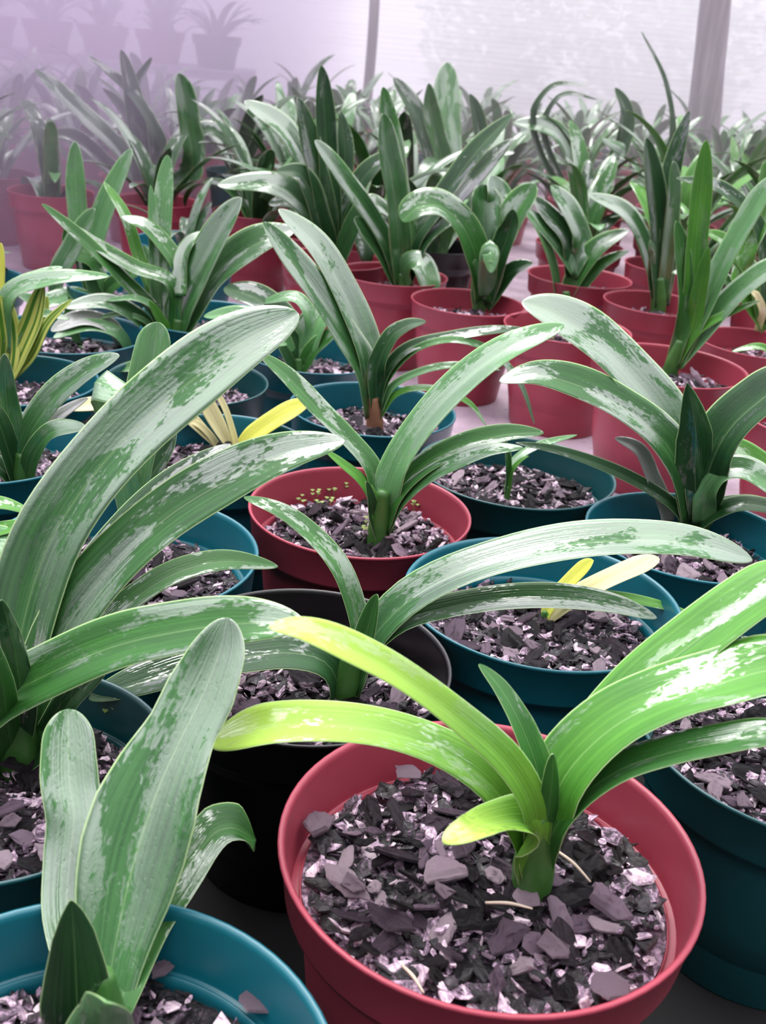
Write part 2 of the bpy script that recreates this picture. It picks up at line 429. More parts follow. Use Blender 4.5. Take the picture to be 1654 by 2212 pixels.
def tube(name, pts, rads, mat, parent, n=10, flat=1.0):
    C, T_ = catmull(pts, 14); v = []; f = []
    for i, c in enumerate(C):
        T = (C[min(13, i+1)] - C[max(0, i-1)]).normalized(); a = T.cross(Vector((0.1, 1, 0.05))).normalized(); b = T.cross(a)
        r = interp(rads, i / 13)
        for k in range(n):
            t = 2 * math.pi * k / n; v.append(c + a * (r * math.cos(t)) + b * (r * flat * math.sin(t)))
    for i in range(13):
        for k in range(n):
            k2 = (k + 1) % n; f.append((i*n + k, i*n + k2, (i+1)*n + k2, (i+1)*n + k))
    f.append(tuple(range(n - 1, -1, -1))); f.append(tuple(13 * n + k for k in range(n)))
    return link(name, mesh(name, v, f, mat), parent)
def px_stem(root, zs, bpx, tpx, wpx, mat=None, dz=0.012):
    B = on_z(bpx[0], bpx[1], zs); o_ = root.location
    B2 = B - Vector((0, 0, dz)); Tp = on_y(tpx[0], tpx[1], B.y)
    r = 0.5 * wpx * (B - CAM).dot(fw) / FPX
    tube('stem', [B2 - o_, (B + (Tp - B) * .5) - o_, Tp - o_], [r * .9, r * 1.0, r * .55], mat or STEM, root, 12, 0.75)
    return B

# ------------------------------------------------------------------ the setting
def ground_mat():
    m_, t, ns, ls = newmat('concrete_ground')
    out = N(ns, 'ShaderNodeOutputMaterial'); p = N(ns, 'ShaderNodeBsdfPrincipled'); g = N(ns, 'ShaderNodeTexCoord')
    n1 = N(ns, 'ShaderNodeTexNoise'); n1.inputs['Scale'].default_value = 6; n1.inputs['Detail'].default_value = 8
    n2 = N(ns, 'ShaderNodeTexNoise'); n2.inputs['Scale'].default_value = 90; n2.inputs['Detail'].default_value = 4
    ls.new(g.outputs['Object'], n1.inputs['Vector']); ls.new(g.outputs['Object'], n2.inputs['Vector'])
    c = ramp(ns, ls, n1.outputs[0], [(0.3, (0.20, 0.15, 0.19)), (0.5, (0.46, 0.36, 0.43)), (0.7, (0.66, 0.54, 0.62))])
    c = mixc(ns, ls, math_n(ns, ls, 'MULTIPLY', math_n(ns, ls, 'SUBTRACT', n2.outputs[0], 0.62), 9, True), c, (0.16, 0.10, 0.11))
    ls.new(c, p.inputs['Base Color']); p.inputs['Roughness'].default_value = 0.55
    b = N(ns, 'ShaderNodeBump'); b.inputs['Strength'].default_value = 0.4; b.inputs['Distance'].default_value = 0.004
    ls.new(n2.outputs[0], b.inputs['Height']); ls.new(b.outputs[0], p.inputs['Normal']); ls.new(p.outputs[0], out.inputs[0])
    return m_
v, f = [], []; boxv(v, f, (0, 3, -0.03), (9, 8.5, 0.06))
tag(link('floor', mesh('floor', v, f, ground_mat(), False)), kind='structure')
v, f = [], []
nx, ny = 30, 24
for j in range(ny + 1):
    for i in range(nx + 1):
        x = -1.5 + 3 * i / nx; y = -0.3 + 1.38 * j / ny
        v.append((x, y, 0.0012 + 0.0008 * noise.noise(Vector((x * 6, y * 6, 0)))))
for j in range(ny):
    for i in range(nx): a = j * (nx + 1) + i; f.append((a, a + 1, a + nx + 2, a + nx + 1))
shade_o = link('shade_sheet', mesh('shade_sheet', v, f, plain('shade_sheet', (0.003, 0.003, 0.0035), 0.8, 0.4, 300)))  # near-black sheet stands in for the deep shade on the floor around the front pots
sm = shade_o.modifiers.new('thickness', 'SOLIDIFY'); sm.thickness = 0.0008
tag(shade_o, 'black sheet standing in for the deep shade under the nearest pots', 'shade sheet')

def net_mat():
    m_, t, ns, ls = newmat('shade_netting')
    out = N(ns, 'ShaderNodeOutputMaterial'); g = N(ns, 'ShaderNodeTexCoord')
    mpn = N(ns, 'ShaderNodeMapping'); mpn.inputs['Scale'].default_value = (2, 1, 60); ls.new(g.outputs['Object'], mpn.inputs[0])
    n1 = N(ns, 'ShaderNodeTexNoise'); n1.inputs['Scale'].default_value = 1; n1.inputs['Detail'].default_value = 4; ls.new(mpn.outputs[0], n1.inputs['Vector'])
    wv = N(ns, 'ShaderNodeTexWave', bands_direction='Z'); wv.inputs['Scale'].default_value = 14; wv.inputs['Distortion'].default_value = 0.6
    ls.new(g.outputs['Object'], wv.inputs['Vector'])
    f_ = math_n(ns, ls, 'ADD', math_n(ns, ls, 'MULTIPLY', n1.outputs[0], 0.8), math_n(ns, ls, 'MULTIPLY', wv.outputs[0], 0.3), True)
    c = mixc(ns, ls, f_, (0.56, 0.55, 0.61), (0.76, 0.75, 0.80))
    d = N(ns, 'ShaderNodeBsdfDiffuse'); tr = N(ns, 'ShaderNodeBsdfTranslucent'); tp = N(ns, 'ShaderNodeBsdfTransparent')
    ls.new(c, d.inputs[0]); ls.new(c, tr.inputs[0])
    m1 = N(ns, 'ShaderNodeMixShader'); m1.inputs[0].default_value = 0.6; ls.new(d.outputs[0], m1.inputs[1]); ls.new(tr.outputs[0], m1.inputs[2])
    m2 = N(ns, 'ShaderNodeMixShader'); m2.inputs[0].default_value = 0.17; ls.new(m1.outputs[0], m2.inputs[1]); ls.new(tp.outputs[0], m2.inputs[2])
    ls.new(m2.outputs[0], out.inputs[0]); return m_
YW = 5.4
v, f = [], []; nx = 60
for i in range(nx + 1):
    x = -4 + 8 * i / nx; y = YW + 0.03 * math.sin(x * 2.1)
    v += [(x, y, 0), (x, y, 2.6)]
for i in range(nx): f.append((2*i, 2*i + 2, 2*i + 3, 2*i + 1))
tag(link('wall_back', mesh('wall_back', v, f, net_mat())), 'white woven shade netting hung as the back wall', kind='structure')

def wood_mat():
    m_, t, ns, ls = newmat('weathered_wood')
    out = N(ns, 'ShaderNodeOutputMaterial'); p = N(ns, 'ShaderNodeBsdfPrincipled'); g = N(ns, 'ShaderNodeTexCoord')
    mpn = N(ns, 'ShaderNodeMapping'); mpn.inputs['Scale'].default_value = (40, 40, 3); ls.new(g.outputs['Object'], mpn.inputs[0])
    n1 = N(ns, 'ShaderNodeTexNoise'); n1.inputs['Scale'].default_value = 1; n1.inputs['Detail'].default_value = 6; ls.new(mpn.outputs[0], n1.inputs['Vector'])
    ls.new(ramp(ns, ls, n1.outputs[0], [(0.3, (0.10, 0.075, 0.10)), (0.55, (0.22, 0.17, 0.21)), (0.75, (0.36, 0.30, 0.35))]), p.inputs['Base Color'])
    p.inputs['Roughness'].default_value = 0.8
    b = N(ns, 'ShaderNodeBump'); b.inputs['Distance'].default_value = 0.01; ls.new(n1.outputs[0], b.inputs['Height']); ls.new(b.outputs[0], p.inputs['Normal'])
    ls.new(p.outputs[0], out.inputs[0]); return m_
WOOD = wood_mat()
def pole(name, top, bot, Y, wpx_t, wpx_b, label, seed):
    A = on_y(top[0], top[1], Y); B = on_y(bot[0], bot[1], Y)
    d = (B - A) / (A.z - B.z)
    T = A - d * (1.9 - A.z); G = A + d * A.z
    rt_, rb = wpx_t * Y / FPX / 2, wpx_b * Y / FPX / 2
    v, f = [], []; n, mm = 14, 26
    for i in range(mm):
        t = i / (mm - 1); c = G.lerp(T, t) + Vector((0.012 * math.sin(t * 9 + seed), 0.01 * math.cos(t * 7), 0)); r = rb + (rt_ - rb) * min(1, t * 2.5)
        for k in range(n):
            a = 2 * math.pi * k / n; rr = r * (1 + 0.10 * noise.noise(Vector((math.cos(a) * 1.5, math.sin(a) * 1.5, c.z * 5 + seed))))
            v.append((c.x + rr * math.cos(a) - G.x, c.y + rr * math.sin(a) - G.y, c.z))
    for i in range(mm - 1):
        for k in range(n):
            k2 = (k + 1) % n; f.append((i*n + k, i*n + k2, (i+1)*n + k2, (i+1)*n + k))
    f.append(tuple(range(n - 1, -1, -1))); f.append(tuple((mm - 1) * n + k for k in range(n)))
    o = link(name, mesh(name, v, f, WOOD)); o.location = (G.x, G.y, 0)
    return tag(o, label, 'post')
pole('wooden_post', (1550, 0), (1517, 250), 4.1, 58, 74, 'thick rough leaning wooden post at the right before the netting', 1.0)
pole('wooden_post', (803, 0), (796, 190), 5.2, 21, 21, 'thin upright wooden post in the middle of the netting wall', 5.0)

# shrubs beyond the netting
SHR = plain('shrub_leaves', (0.16, 0.34, 0.12), 0.8, .3, 8, .1)
def shrub(x, y, h, wd, seed, label):
    rnd = random.Random(seed); v, f = [], []
    for i in range(2600):
        a = rnd.uniform(0, 6.28); q = rnd.random() ** .5; zz = rnd.random()
        rr = wd * q * math.sin(math.pi * min(1, .15 + zz * .85)) ; c = Vector((rr * math.cos(a), rr * math.sin(a), h * (0.05 + zz * .95)))
        d = Vector((rnd.gauss(0, 1), rnd.gauss(0, 1), rnd.uniform(-.2, 1))).normalized() * rnd.uniform(.05, .11); s = d.cross(Vector((rnd.gauss(0,1), rnd.gauss(0,1), rnd.gauss(0,1)))).normalized() * rnd.uniform(.012, .024)
        n_ = d.cross(s).normalized() * 0.004
        b = len(v); v += [c, c + d * .5 + s, c + d, c + d * .5 - s, c + d * .5 + n_]
        f += [(b, b+1, b+4), (b+1, b+2, b+4), (b+2, b+3, b+4), (b+3, b, b+4), (b, b+3, b+2, b+1)]
    root = link('shrub', None); root.location = (x, y, 0); tag(root, label, 'shrub')
    link('foliage', mesh('foliage', v, f, SHR, False), root)
    tube('stem', [Vector((0, 0, 0)), Vector((.02, 0, h * .4)), Vector((0, .02, h * .8))], [.03, .02, .01], STEMB, root)
shrub(0.35, 6.2, 1.3, .40, 1, 'blurred green shrub seen through the netting right of the thin post')
shrub(1.25, 6.4, 1.1, .55, 3, 'blurred green shrub seen through the netting in the middle right')
shrub(2.3, 6.1, 1.5, .50, 2, 'dark shrub seen through the netting behind the thick post')

# ------------------------------------------------------------------ plants placed one by one
# key: x, y, rim diameter, colour, height, label, large chips, detailed bed
PL = {
'A': (.068, .437, .210, 'red', .152, 'nearest red pot with bright green arching leaves', 100),
'B': (-.095, .279, .204, 'teal', .150, 'teal pot at the bottom left corner with broad wet blue-green leaves', 60),
'C': (-.040, .600, .186, 'black', .148, 'black pot behind the nearest red pot', 60),
'D': (-.019, .843, .186, 'red', .147, 'red pot in the middle with slim upright leaves and mossy bark', 50),
'E': (.122, .978, .188, 'green', .143, 'green pot with one tiny sprout, right of the middle red pot', 40),
'F': (.120, .709, .201, 'teal', .150, 'teal pot with yellowing shoots under the long silvery leaf', 70),
'G': (.264, .863, .182, 'teal', .143, 'teal pot at the right with long silvery leaf reaching left', 40),
'H': (-.187, .723, .198, 'teal', .150, 'teal pot half hidden behind the huge wet leaf at left', 50),
'I': (.262, .560, .195, 'green', .150, 'dark green pot at the right edge beside the nearest red pot', 60),
'J': (-.192, .470, .186, 'green', .148, 'plant at the left edge with the huge wet leaf rising to the centre', 50),
'K': (-.158, .965, .172, 'teal', .145, 'teal pot with pale stalks and a yellow leaf behind the huge wet leaf', 25),
'L': (-.021, 1.120, .178, 'teal', .143, 'teal pot with two long silvery leaves and brown stem base', 25),
'M': (-.100, 1.300, .172, 'teal', .145, 'small teal pot with short rounded dark leaves', 0),
'N': (-.225, 1.150, .176, 'green', .145, 'dark green pot with broad grey upright leaf tip', 0),
'O': (-.392, 1.275, .185, 'teal', .150, 'teal pot with low drooping striped leaves at left', 0),
'P': (-.385, 1.540, .172, 'teal', .150, 'teal pot in the back of the left teal rows with pale upright leaves', 0),
'Q': (-.250, 1.405, .176, 'teal', .150, 'teal pot with tall green leaf crossing a dark green one, left of centre', 0),
'R': (-.392, 1.085, .172, 'teal', .150, 'yellow striped variegated plant at the left edge', 0),
'S': (-.352, .900, .180, 'teal', .150, 'teal pot at the left edge with wet leaves bending right', 30),
'T': (-.020, 1.800, .180, 'red', .145, 'red pot with tall silvery leaves fanning up in the centre', 0),
'U': (.098, 1.650, .172, 'red', .145, 'red pot with wide leaf arching over to the left', 0),
'V': (.236, 1.548, .182, 'red', .145, 'red pot almost covered by the tip of the silvery leaf', 0),
'W': (.300, 1.920, .180, 'red', .145, 'red pot with two leaves leaning right, behind the covered red pot', 0),
'X': (.405, 1.765, .172, 'red', .145, 'red pot with tall dark upright leaves', 0),
'Y': (.338, 1.350, .195, 'red', .158, 'wide red pot with bright narrow leaves spreading from one slanted stem', 12),
'Z': (.485, 1.200, .180, 'red', .150, 'red pot cut by the right edge below the wide red pot', 0),
'1': (.510, 1.560, .172, 'red', .145, 'red pot at the right edge with a withered white shoot', 0),
'2': (.462, .930, .172, 'teal', .145, 'plant off the right edge whose green leaf tip reaches in', 0),
'3': (-.400, .690, .180, 'teal', .145, 'plant off the left edge whose pale leaves reach in', 0),
}
ROOT = {}; ZS = {}
for i, (k, (x, y, D, c, H, lab, nch)) in enumerate(PL.items()):
    sunk = {'B': .004, 'A': -.004, 'F': .004}.get(k, 0)
    ROOT[k], ZS[k] = potted('potted_plant', x, y, D, c, H, lab, chips=nch, hi=y < 1.25, seed=i, sunk=sunk)

def plant(k, bpx, stem, leaves, mat=None, bdz=0.0):
    """stem: (top px, width) or None; leaves: (pts, width, dy, mat, extra)"""
    root, zs = ROOT[k], ZS[k]
    B = on_z(bpx[0], bpx[1], zs + .004)
    c = Vector((root.location.x, root.location.y)); d = Vector((B.x, B.y)) - c; lim = PL[k][2] * .5 * .78
    if d.length > lim: d = d.normalized() * lim; B = Vector((c.x + d.x, c.y + d.y, zs))
    if stem: 
        px_stem(root, zs + .004, bpx, stem[0], stem[1], mat)
    for L in leaves:
        pts, wd, dy, m_ = L[:4]; ex = L[4] if len(L) > 4 else {}
        px_leaf(root, B, pts, wd, dy, m_, **ex)

plant('A', (1150, 1935), ((1158, 1760), 92), [
 ([(1162,1880),(1185,1760),(1235,1660),(1330,1570),(1450,1510),(1560,1477),(1660,1450),(1780,1440)], 128, .02, 'b', dict(bw=.4, tip=.85)),
 ([(1165,1890),(1190,1750),(1260,1630),(1370,1495),(1500,1390),(1654,1280),(1760,1225)], 112, .07, 'b', dict(bw=.35, tip=.85)),
 ([(1170,1900),(1195,1800),(1260,1720),(1350,1660),(1460,1625),(1560,1605),(1654,1590),(1740,1590)], 64, -.02, 'g', dict(bw=.6, tip=.85)),
 ([(1155,1890),(1170,1780),(1160,1670),(1120,1560),(1080,1490),(1034,1435)], 62, .03, 'g', dict(bw=.8, tip=.3, dys=[0,.0,.01,.03])),
 ([(1165,1880),(1180,1780),(1190,1700),(1193,1628)], 44, -.005, 'g', dict(bw=.8, tip=.5)),
 ([(1145,1870),(1150,1760),(1100,1660),(1000,1565),(860,1462),(720,1390),(640,1362),(580,1356)], 68, -.05, 'y', dict(bw=.55, tip=.8)),
 ([(1140,1890),(1120,1790),(1050,1690),(950,1625),(830,1585),(700,1570),(570,1575),(455,1608)], 86, .00, 'y', dict(bw=.45, tip=.85)),
 ([(1140,1910),(1142,1850),(1143,1800),(1135,1778),(1080,1778),(1020,1796),(958,1822)], 84, -.06, 'y', dict(widths=[40,70,84,84,74,66,58,30], dys=[0,-.005,-.01,-.03,-.06,-.07])),
])
plant('B', (225, 2240), ((215, 2100), 110), [
 ([(225,2230),(238,2110),(262,1980),(300,1830),(345,1700),(395,1590),(440,1500),(475,1410),(492,1335)], 200, .12, 's', dict(widths=[100,120,160,205,228,225,190,150,148,120,30], clampdeg=28, ruffle=.05)),
 ([(200,2200),(165,2080),(145,1970),(150,1860),(160,1770),(150,1690),(148,1600),(148,1532)], 118, .10, 's', dict(widths=[90,95,100,105,105,110,120,122,110,30], clampdeg=25, ruffle=.08)),
 ([(165,2330),(168,2230),(165,2130),(160,2030),(153,1944)], 160, -.02, 'd', dict(widths=[150,165,160,130,90,20], clampdeg=20, fold=.3)),
 ([(250,2200),(290,2080),(330,1985),(385,1900),(430,1840),(465,1800),(500,1790),(530,1802),(551,1815)], 86, .10, 'g', dict(widths=[60,80,90,98,105,100,84,86,80,20])),
 ([(225,2330),(222,2260),(225,2200),(230,2165)], 170, -.07, 'p', dict(widths=[120,160,170,120,30], clampdeg=20)),
])
plant('C', (738, 1520), ((765, 1400), 66), [
 ([(755,1490),(785,1400),(770,1330),(738,1240),(690,1175),(615,1112),(527,1074)], 44, .06, 'g', dict(bw=1.0, tip=.55)),
 ([(770,1480),(785,1400),(800,1340),(815,1284)], 48, .0, 'g', dict(bw=.8, tip=.4)),
 ([(765,1490),(800,1390),(870,1310),(970,1250),(1090,1207),(1220,1180),(1350,1170),(1490,1176),(1624,1210)], 78, .02, 's', dict(bw=.6, tip=.72)),
 ([(765,1490),(800,1405),(870,1345),(970,1315),(1090,1296),(1200,1294),(1320,1308),(1418,1335)], 54, .0, 'm', dict(bw=.6, tip=.7)),
 ([(730,1520),(722,1460),(690,1425),(620,1412),(540,1420),(430,1440),(310,1475),(192,1510)], 84, -.05, 'd', dict(bw=.5, tip=.6)),
])
plant('D', (812, 1178), ((828, 1060), 46), [
 ([(822,1160),(818,1080),(800,1010),(745,945),(690,890),(620,815),(558,762)], 40, .05, 'g', dict(bw=.7, tip=.7)),
 ([(815,1150),(805,1085),(780,1040),(740,1005),(700,972)], 24, .0, 'b', dict(bw=.8, tip=.4)),
 ([(830,1150),(838,1070),(868,990),(930,900),(1010,820),(1100,755),(1218,703)], 64, .03, 'p', dict(bw=.6, tip=.68)),
 ([(832,1140),(860,1065),(920,1005),(1000,965),(1090,940),(1174,935)], 46, .0, 'g', dict(bw=.6, tip=.6)),
 ([(835,1150),(865,1085),(920,1035),(990,1000),(1060,975),(1130,968)], 34, -.03, 's', dict(bw=.6, tip=.6)),
 ([(820,1170),(805,1120),(800,1080),(790,1040)], 22, -.01, 'd', dict(bw=.8, tip=.5)),
])
plant('E', (1093, 1092), ((1096, 1050), 15), [
 ([(1094,1085),(1097,1040),(1096,990),(1090,950)], 13, .0, 'g', dict(bw=.9, tip=.7)),
 ([(1096,1070),(1105,1020),(1125,995),(1142,985)], 12, .0, 'b', dict(bw=.9, tip=.4)),
 ([(1094,1060),(1110,1000),(1160,965),(1246,940)], 16, .03, 'p', dict(bw=.7, tip=.4)),
])
plant('F', (1170, 1350), ((1178, 1320), 22), [
 ([(1172,1345),(1195,1300),(1235,1255),(1281,1210)], 30, .0, 'Y', dict(bw=.5, tip=.8)),
 ([(1175,1348),(1240,1295),(1320,1252),(1424,1207)], 42, .01, 'c', dict(bw=.4, tip=.8)),
 ([(1170,1350),(1195,1308),(1260,1288),(1340,1292),(1430,1310),(1512,1335)], 22, .0, 'b', dict(bw=.5, tip=.4)),
])
plant('G', (1500, 1145), ((1508, 1040), 74), [
 ([(1490,1120),(1475,1010),(1430,900),(1360,810),(1280,735),(1200,682),(1127,652)], 92, .06, 's', dict(bw=.55, tip=.7)),
 ([(1488,1125),(1470,1020),(1420,940),(1340,880),(1250,835),(1160,812),(1078,824)], 72, -.01, 'm', dict(bw=.5, tip=.6)),
 ([(1505,1120),(1500,1010),(1502,930),(1484,827)], 72, -.02, 'd', dict(widths=[60,70,76,78,50,10], clampdeg=20)),
 ([(1512,1120),(1530,1020),(1575,930),(1650,860),(1740,800)], 96, -.02, 'd', dict(bw=.5, tip=.75)),
 ([(1515,1130),(1530,1060),(1565,1020),(1610,1018),(1665,1052),(1700,1090)], 52, -.04, 'p', dict(bw=.8, tip=.7)),
 ([(1510,1135),(1545,1110),(1600,1092),(1660,1098),(1720,1120)], 34, -.04, 'd', dict(bw=.7, tip=.6)),
 ([(1510,1135),(1550,1090),(1610,1080),(1660,1082)], 20, .03, 'd', dict(bw=.7, tip=.6)),
 ([(1440,1130),(1432,1090),(1408,1035),(1378,975),(1328,947)], 32, .0, 'w', dict(bw=.8, tip=.6)),
 ([(1490,1145),(1455,1095),(1380,1045),(1295,1005),(1205,975),(1113,957)], 26, -.04, 'd', dict(bw=1, tip=.4)),
])
plant('J', (42, 1660), ((30, 1500), 100), [
 ([(25,1640),(28,1500),(55,1330),(105,1180),(185,1050),(290,930),(400,835),(520,745),(645,678)], 148, .10, 's', dict(bw=.62, tip=.78, clampdeg=30)),
 ([(70,1620),(100,1450),(160,1330),(250,1220),(360,1120),(480,1045),(610,985),(745,952)], 116, .06, 'm', dict(bw=.6, tip=.62, clampdeg=38)),
 ([(60,1600),(95,1430),(165,1290),(260,1160),(370,1050),(498,960)], 70, .12, 'd', dict(bw=.6, tip=.5)),
 ([(10,1650),(-50,1600),(-20,1530),(90,1465),(240,1400),(390,1365),(530,1348),(660,1352)], 118, -.05, 'g', dict(bw=.8, tip=.75, clampdeg=35)),
 ([(30,1640),(45,1520),(30,1400),(2,1296)], 62, -.03, 'd', dict(bw=.8, tip=.4, clampdeg=25)),
 ([(30,1650),(15,1560),(5,1480),(-25,1370)], 60, -.06, 'g', dict(bw=.8, tip=.4, clampdeg=25)),
 ([(80,1600),(170,1430),(270,1315),(370,1245),(480,1215),(600,1224)], 54, .08, 'g', dict(bw=.6, tip=.55)),
 ([(60,1650),(110,1590),(160,1510),(230,1450)], 60, -.02, 'd', dict(bw=.6, tip=.6)),
])
plant('H', (280, 1150), None, [
 ([(290,1130),(295,1030),(310,930),(325,820),(342,696)], 84, .04, 'p', dict(widths=[50,60,72,84,88,80,30], clampdeg=25)),
 ([(285,1130),(265,1020),(240,930),(222,860),(205,828),(240,840),(290,868)], 66, .0, 'p', dict(widths=[50,60,64,60,56,70,60,10], dys=[0,0,0,-.01,-.04], clampdeg=30)),
 ([(290,1140),(310,1060),(360,980),(380,930)], 34, .03, 'd'),
 ([(290,1150),(280,1080),(275,1020),(262,960)], 36, .02, 'd'),
])
plant('K', (500, 975), None, [
 ([(505,985),(545,945),(605,903),(670,870)], 40, -.01, 'Y', dict(bw=.3, tip=.7, label='yellow dying leaf')),
 ([(480,985),(455,945),(430,920),(400,905)], 15, .0, 'c', dict(bw=1, tip=.8)),
 ([(512,975),(500,930),(485,885),(465,845)], 14, .0, 'c', dict(bw=1, tip=.8)),
 ([(500,975),(440,870),(410,800),(385,772),(360,768)], 34, .0, 'c', dict(bw=.4, tip=.8)),
 ([(480,975),(380,885),(300,872),(210,875),(134,882)], 30, .0, 'c', dict(bw=.3, tip=.8)),
])
plant('L', (812, 935), ((805, 860), 38), [
 ([(806,900),(800,800),(775,710),(735,620),(680,530),(602,452)], 58, .05, 's', dict(bw=.6, tip=.6)),
 ([(800,900),(785,800),(735,715),(680,630),(620,550),(568,480)], 56, .0, 's', dict(bw=.6, tip=.65)),
 ([(812,880),(815,800),(845,730),(880,705),(920,695)], 38, .0, 'd', dict(bw=.7, tip=.4)),
 ([(814,880),(830,810),(880,755),(980,728),(1060,715),(1142,712)], 24, .0, 'd', dict(bw=.9, tip=.5)),
 ([(818,880),(840,815),(900,755),(980,735),(1060,760),(1120,825),(1154,915)], 15, -.02, 'g', dict(bw=1, tip=.5)),
 ([(820,890),(850,835),(920,800),(990,790),(1080,800)], 16, -.01, 'p', dict(bw=1, tip=.5)),
 ([(820,900),(860,850),(930,840),(1010,870),(1050,920)], 14, -.04, 'b', dict(bw=1, tip=.5)),
], STEMB)
plant('M', (645, 812), ((645, 775), 26), [
 ([(645,800),(625,755),(605,720),(590,690)], 54, .0, 'd', dict(bw=.5, tip=.5)),
 ([(650,800),(665,740),(690,690),(730,655)], 62, .02, 'p', dict(bw=.5, tip=.5)),
 ([(652,800),(680,755),(710,730),(735,712)], 34, -.02, 'g', dict(bw=.6, tip=.5)),
 ([(640,800),(615,700),(560,650),(484,622)], 56, .04, 'd', dict(bw=.4, tip=.6)),
 ([(640,800),(590,710),(520,682),(440,684)], 36, -.02, 'p', dict(bw=.5, tip=.5)),
 ([(650,800),(670,700),(640,645),(560,655)], 26, .03, 'p', dict(bw=.5, tip=.5)),
])
plant('N', (430, 860), None, [
 ([(430,850),(400,800),(330,790),(240,800)], 26, .0, 'g'),
 ([(430,850),(470,780),(540,740),(620,745)], 28, .0, 'p'),
])
plant('O', (170, 745), None, [
 ([(265,760),(240,710),(180,690),(110,715)], 34, -.04, 'w'),
 ([(290,775),(250,720),(190,705),(115,730)], 26, -.05, 'p'),
 ([(170,745),(230,770),(290,800),(360,850)], 16, -.06, 'g'),
 ([(170,745),(150,700),(155,660),(145,640)], 22, 0, 'g'),
])
plant('P', (255, 665), None, [
 ([(205,665),(180,560),(165,440),(162,305)], 42, .05, 'p', dict(bw=.6, tip=.7)),
 ([(210,665),(200,560),(235,440),(285,322)], 44, .03, 'p', dict(bw=.6, tip=.6)),
 ([(120,640),(130,590),(165,530),(205,452)], 42, -.06, 'p', dict(bw=.6, tip=.6)),
 ([(215,665),(240,620),(330,560),(310,530)], 30, -.02, 'g'),
 ([(230,665),(160,640),(90,655),(40,640)], 32, -.08, 'p'),
 ([(240,665),(200,570),(150,545),(145,480)], 24, .0, 'g'),
])
plant('Q', (378, 752), ((385, 690), 36), [
 ([(378,745),(392,670),(435,580),(478,495),(521,427)], 64, .03, 's', dict(bw=.6, tip=.55)),
 ([(380,745),(415,670),(470,590),(550,530),(637,496)], 66, .04, 'm', dict(bw=.5, tip=.65)),
 ([(350,745),(335,680),(270,610),(190,530),(90,440)], 28, -.02, 'g', dict(bw=.8, tip=.6)),
 ([(375,740),(370,615),(290,580),(215,535),(152,485)], 30, .0, 'g', dict(bw=.8, tip=.6)),
 ([(380,730),(388,590),(360,540),(315,490),(263,468)], 34, .05, 'g', dict(bw=.8, tip=.6)),
 ([(345,730),(330,640),(300,560),(270,470),(224,393)], 26, .08, 'b', dict(bw=.8, tip=.6)),
 ([(350,730),(345,600),(352,450),(362,335)], 42, .10, 'p', dict(bw=.5, tip=.7)),
 ([(345,730),(335,620),(332,500),(325,400)], 24, .07, 'p', dict(bw=.6, tip=.6)),
 ([(375,735),(350,700),(335,675),(320,650)], 22, -.03, 'b', dict(bw=.8, tip=.4)),
 ([(390,640),(390,570),(410,525),(445,500)], 30, .05, 'g', dict(bw=.8, tip=.4)),
 ([(345,745),(300,690),(230,655),(140,665)], 34, -.05, 's', dict(bw=.3, tip=.6)),
 ([(350,740),(330,665),(290,645),(230,650)], 14, -.03, 'p'),
 ([(350,745),(320,700),(270,680),(200,690)], 12, -.04, 'p'),
])
plant('R', (25, 815), None, [
 ([(15,815),(18,750),(10,690),(0,640)], 50, .0, 'v', dict(bw=.7, tip=.6)),
 ([(22,815),(50,750),(75,690),(95,614)], 44, .0, 'v', dict(bw=.6, tip=.5)),
 ([(28,818),(70,770),(105,700),(156,647)], 20, -.02, 'v', dict(bw=.8, tip=.5)),
 ([(5,800),(-8,700),(-4,600),(2,525)], 34, .02, 'Y', dict(bw=.7, tip=.7)),
 ([(20,800),(70,740),(95,680),(102,640)], 24, .03, 'v'),
 ([(10,760),(20,640),(110,605),(236,597)], 36, .0, 'p', dict(bw=.7, tip=.4)),
 ([(0,740),(30,630),(90,595),(135,577)], 30, .04, 'p', dict(bw=.7, tip=.4)),
 ([(20,800),(40,720),(80,680),(150,690)], 20, .02, 'p'),
])
plant('S', (42, 1055), ((45, 980), 40), [
 ([(38,1045),(30,960),(14,870),(10,764)], 50, .0, 's', dict(bw=.7, tip=.55, clampdeg=25)),
 ([(52,1040),(62,950),(110,870),(180,810),(258,768)], 54, .0, 's', dict(bw=.6, tip=.6)),
 ([(55,1040),(80,960),(125,905),(190,860)], 26, .01, 'w', dict(bw=.7, tip=.6)),
 ([(58,1050),(75,985),(115,935),(185,925)], 40, -.04, 's', dict(bw=.6, tip=.6)),
 ([(38,1050),(20,985),(-10,900),(-40,860)], 40, -.02, 'd', dict(bw=.7, tip=.6)),
 ([(40,1060),(10,1020),(-30,990),(-60,980)], 34, -.02, 'd', dict(bw=.7, tip=.6)),
])
plant('T', (868, 640), ((865, 590), 34), [
 ([(872,620),(868,500),(850,390),(838,290),(827,188)], 50, .05, 'g', dict(bw=.7, tip=.65)),
 ([(866,620),(858,500),(848,400),(835,330),(826,245)], 48, -.01, 's', dict(bw=.7, tip=.75)),
 ([(862,620),(840,540),(800,470),(740,385),(680,303)], 38, .0, 's', dict(bw=.6, tip=.7)),
 ([(862,625),(830,560),(790,500),(765,470)], 34, -.02, 's', dict(bw=.6, tip=.7)),
 ([(872,625),(890,530),(950,440),(1020,340),(1106,247)], 42, .08, 'd', dict(bw=.7, tip=.65)),
 ([(874,625),(900,540),(970,450),(1040,370),(1108,300)], 44, .10, 'd', dict(bw=.6, tip=.65)),
 ([(872,620),(885,575),(905,572),(920,600),(930,636)], 46, -.05, 'p', dict(bw=.4, tip=.8)),
 ([(870,620),(900,530),(960,470),(1010,450)], 60, .04, 'd', dict(bw=.6, tip=.8)),
])
